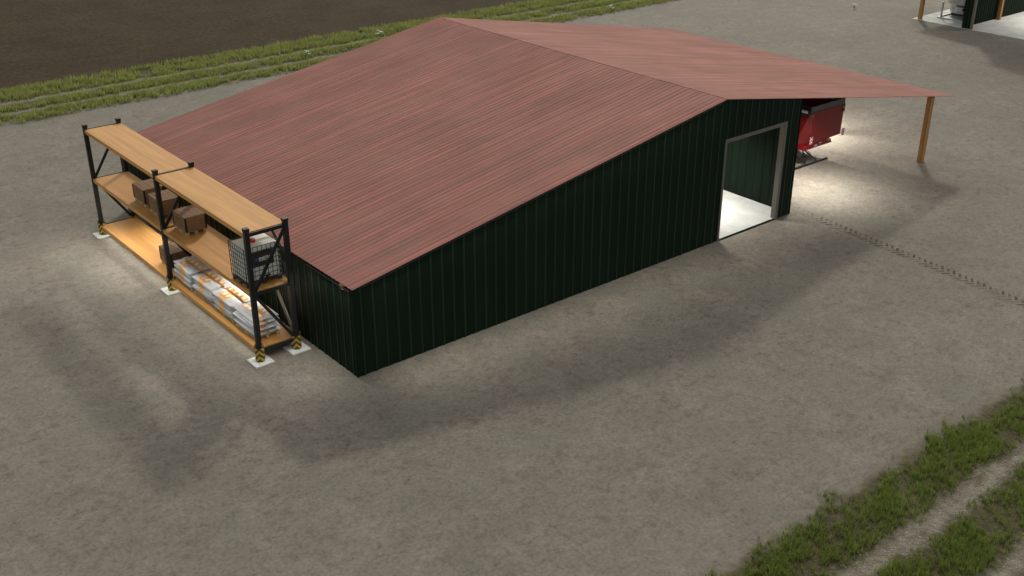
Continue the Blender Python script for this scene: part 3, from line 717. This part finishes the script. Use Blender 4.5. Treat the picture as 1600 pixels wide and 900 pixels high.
# silver tank beneath the lean-to
st = empty('silver_tank', (62.5, 16.35, .03)); tag(st, 'silver steel tank with a ladder under the lean-to of the far shed', 'tank')
b = MB(); b.tube([(0, 0, .12), (0, 0, .62), (0, 0, .8), (0, 0, 2.3), (0, 0, 2.55)], [.92, .92, 1.12, 1.12, .5], 12); b.build('shell', M['silver'], st, .02)
b = MB(); dx, dy = -.86, -.78
dv = Vector((-.72, -.69, 0)).normalized(); nv_ = Vector((-dv.y, dv.x, 0))
for k in (-1, 1): b.tube([tuple(dv * 1.2 + nv_ * k * .28 + Vector((0, 0, .5))), tuple(dv * 1.2 + nv_ * k * .28 + Vector((0, 0, 2.4)))], .025, 6)
for z in np.arange(.6, 2.4, .3): b.tube([tuple(dv * 1.2 + nv_ * -.28 + Vector((0, 0, z))), tuple(dv * 1.2 + nv_ * .28 + Vector((0, 0, z)))], .022, 6)
b.build('ladder', M['steel'], st)
b = MB(); p_ = dv * 1.3 + Vector((0, 0, .55)); b.tube([tuple(p_ + nv_ * .42), tuple(p_ - nv_ * .42)], .11, 10); b.tube([tuple(p_ + nv_ * .4), tuple(p_ + nv_ * .75 + Vector((0, 0, .3)))], .05, 8); b.build('outlet_pipe', M['steel'], st)
fr = empty('guard_rail', (0, 0, 0)); tag(fr, 'galvanised floor frame with an upright in front of the silver tank', 'rail')
b = MB()
for a_, c_ in (((59.95, 14.15), (59.95, 16.85)), ((59.95, 16.85), (64.2, 16.85)), ((59.95, 14.15), (64.2, 14.15)), ((64.2, 14.15), (64.2, 16.85))): b.bar((*a_, .08), (*c_, .08), .09, .1)
b.build('base_frame', M['alu'], fr)
b = MB(); b.box(60.04, 64.1, 14.24, 16.76, .03, .05); b.build('floor_plate', M['greysteel'], fr)
b = MB(); b.box(60.2, 60.3, 16.71, 16.81, .13, 1.15); b.build('upright', M['alu'], fr)

# ------------------------------------------------------------------ wild flowers
M['petal'] = mat('petals', (.7, .72, .62), .7); M['stem'] = mat('stem', (.12, .2, .05), .7)
def flower(x, y, s, label):
    f = empty('wildflower', (x, y, .01)); tag(f, label, 'wildflower', 'pale wild flowers round the yard'); r = random.Random(int(x * 10))
    b = MB(); h = MB()
    for k in range(9):
        a = r.uniform(0, 6.28); d = r.uniform(.05, .22) * s; z = r.uniform(.2, .5) * s
        p = (math.cos(a) * d, math.sin(a) * d, z); b.tube([(0, 0, 0), (p[0] * .4, p[1] * .4, z * .6), p], .012 * s, 5)
        for j in range(5):
            c = math.tau * j / 5; q = .10 * s; h.add([p, (p[0] + math.cos(c) * q, p[1] + math.sin(c) * q, z + .02), (p[0] + math.cos(c + .8) * q, p[1] + math.sin(c + .8) * q, z + .025)], [(0, 1, 2)])
        for j in range(2):
            c = r.uniform(0, 6.28); b.add([(p[0] * .3, p[1] * .3, z * .3), (p[0] * .3 + math.cos(c) * .12 * s, p[1] * .3 + math.sin(c) * .12 * s, z * .3 + .08), (p[0] * .3 + math.cos(c + .4) * .08 * s, p[1] * .3 + math.sin(c + .4) * .08 * s, z * .3 + .02)], [(0, 1, 2)])
    b.build('stems', M['stem'], f); h.build('petals', M['petal'], f)
flower(25.34, 37.48, 1.00, 'pale wild flower in the far verge closest to the roof peak')
flower(18.82, 35.81, 0.80, 'small pale wild flower in the far verge above the red roof slope')
flower(43.35, 33.64, 0.90, 'pale wild flower in the far verge behind the canopy roof')
flower(58.11, 22.65, 0.80, 'single pale wild flower growing on the open yard')

# ------------------------------------------------------------------ light, sky, camera
w = bpy.data.worlds.new('World'); sc.world = w; w.use_nodes = True; nt = w.node_tree
sky = nt.nodes.new('ShaderNodeTexSky'); sky.sky_type = 'NISHITA'; sky.sun_disc = False
sd = Vector((1.2, 1.03, 1.0)).normalized()                        # towards the sun
el = math.asin(sd.z); sky.sun_elevation = el; sky.sun_rotation = math.atan2(sd.x, sd.y)
sky.air_density = 1.0; sky.dust_density = 1.5; sky.ozone_density = .6
hs = nt.nodes.new('ShaderNodeHueSaturation'); hs.inputs['Saturation'].default_value = .35
nt.links.new(sky.outputs[0], hs.inputs['Color'])
mm = nt.nodes.new('ShaderNodeMix'); mm.data_type = 'RGBA'; mm.blend_type = 'MULTIPLY'; mm.inputs[0].default_value = 1; mm.inputs[7].default_value = (1.0, .965, .85, 1)
nt.links.new(hs.outputs[0], mm.inputs[6]); nt.links.new(mm.outputs[2], nt.nodes['Background'].inputs[0]); nt.nodes['Background'].inputs[1].default_value = .15
sl_ = bpy.data.lights.new('sun', 'SUN'); sl_.energy = 1.15; sl_.angle = R(4); sl_.color = (1, .95, .86)
so = bpy.data.objects.new('sun', sl_); C.objects.link(so); so.rotation_euler = sd.to_track_quat('Z', 'Y').to_euler()

cam = bpy.data.cameras.new('camera'); co = bpy.data.objects.new('camera', cam); C.objects.link(co)
p, y_, ro = (0.45277, 0.68803, 0.0)
fwd = Vector((math.sin(y_) * math.cos(p), math.cos(y_) * math.cos(p), -math.sin(p)))
rt = fwd.cross(Vector((0, 0, 1))).normalized(); up = rt.cross(fwd)
co.matrix_world = Matrix(((rt.x, up.x, -fwd.x, -14.8178), (rt.y, up.y, -fwd.y, -25.4637), (rt.z, up.z, -fwd.z, 17.2025), (0, 0, 0, 1)))
cam.sensor_width = 36; cam.lens = 36 * 1713.19 / 1600; cam.clip_end = 3000; cam.clip_start = .1
sc.camera = co
sc.view_settings.view_transform = 'Standard'; sc.view_settings.look = 'None'; sc.view_settings.gamma = 1; sc.view_settings.exposure = 0.29
sc.render.engine = 'CYCLES'
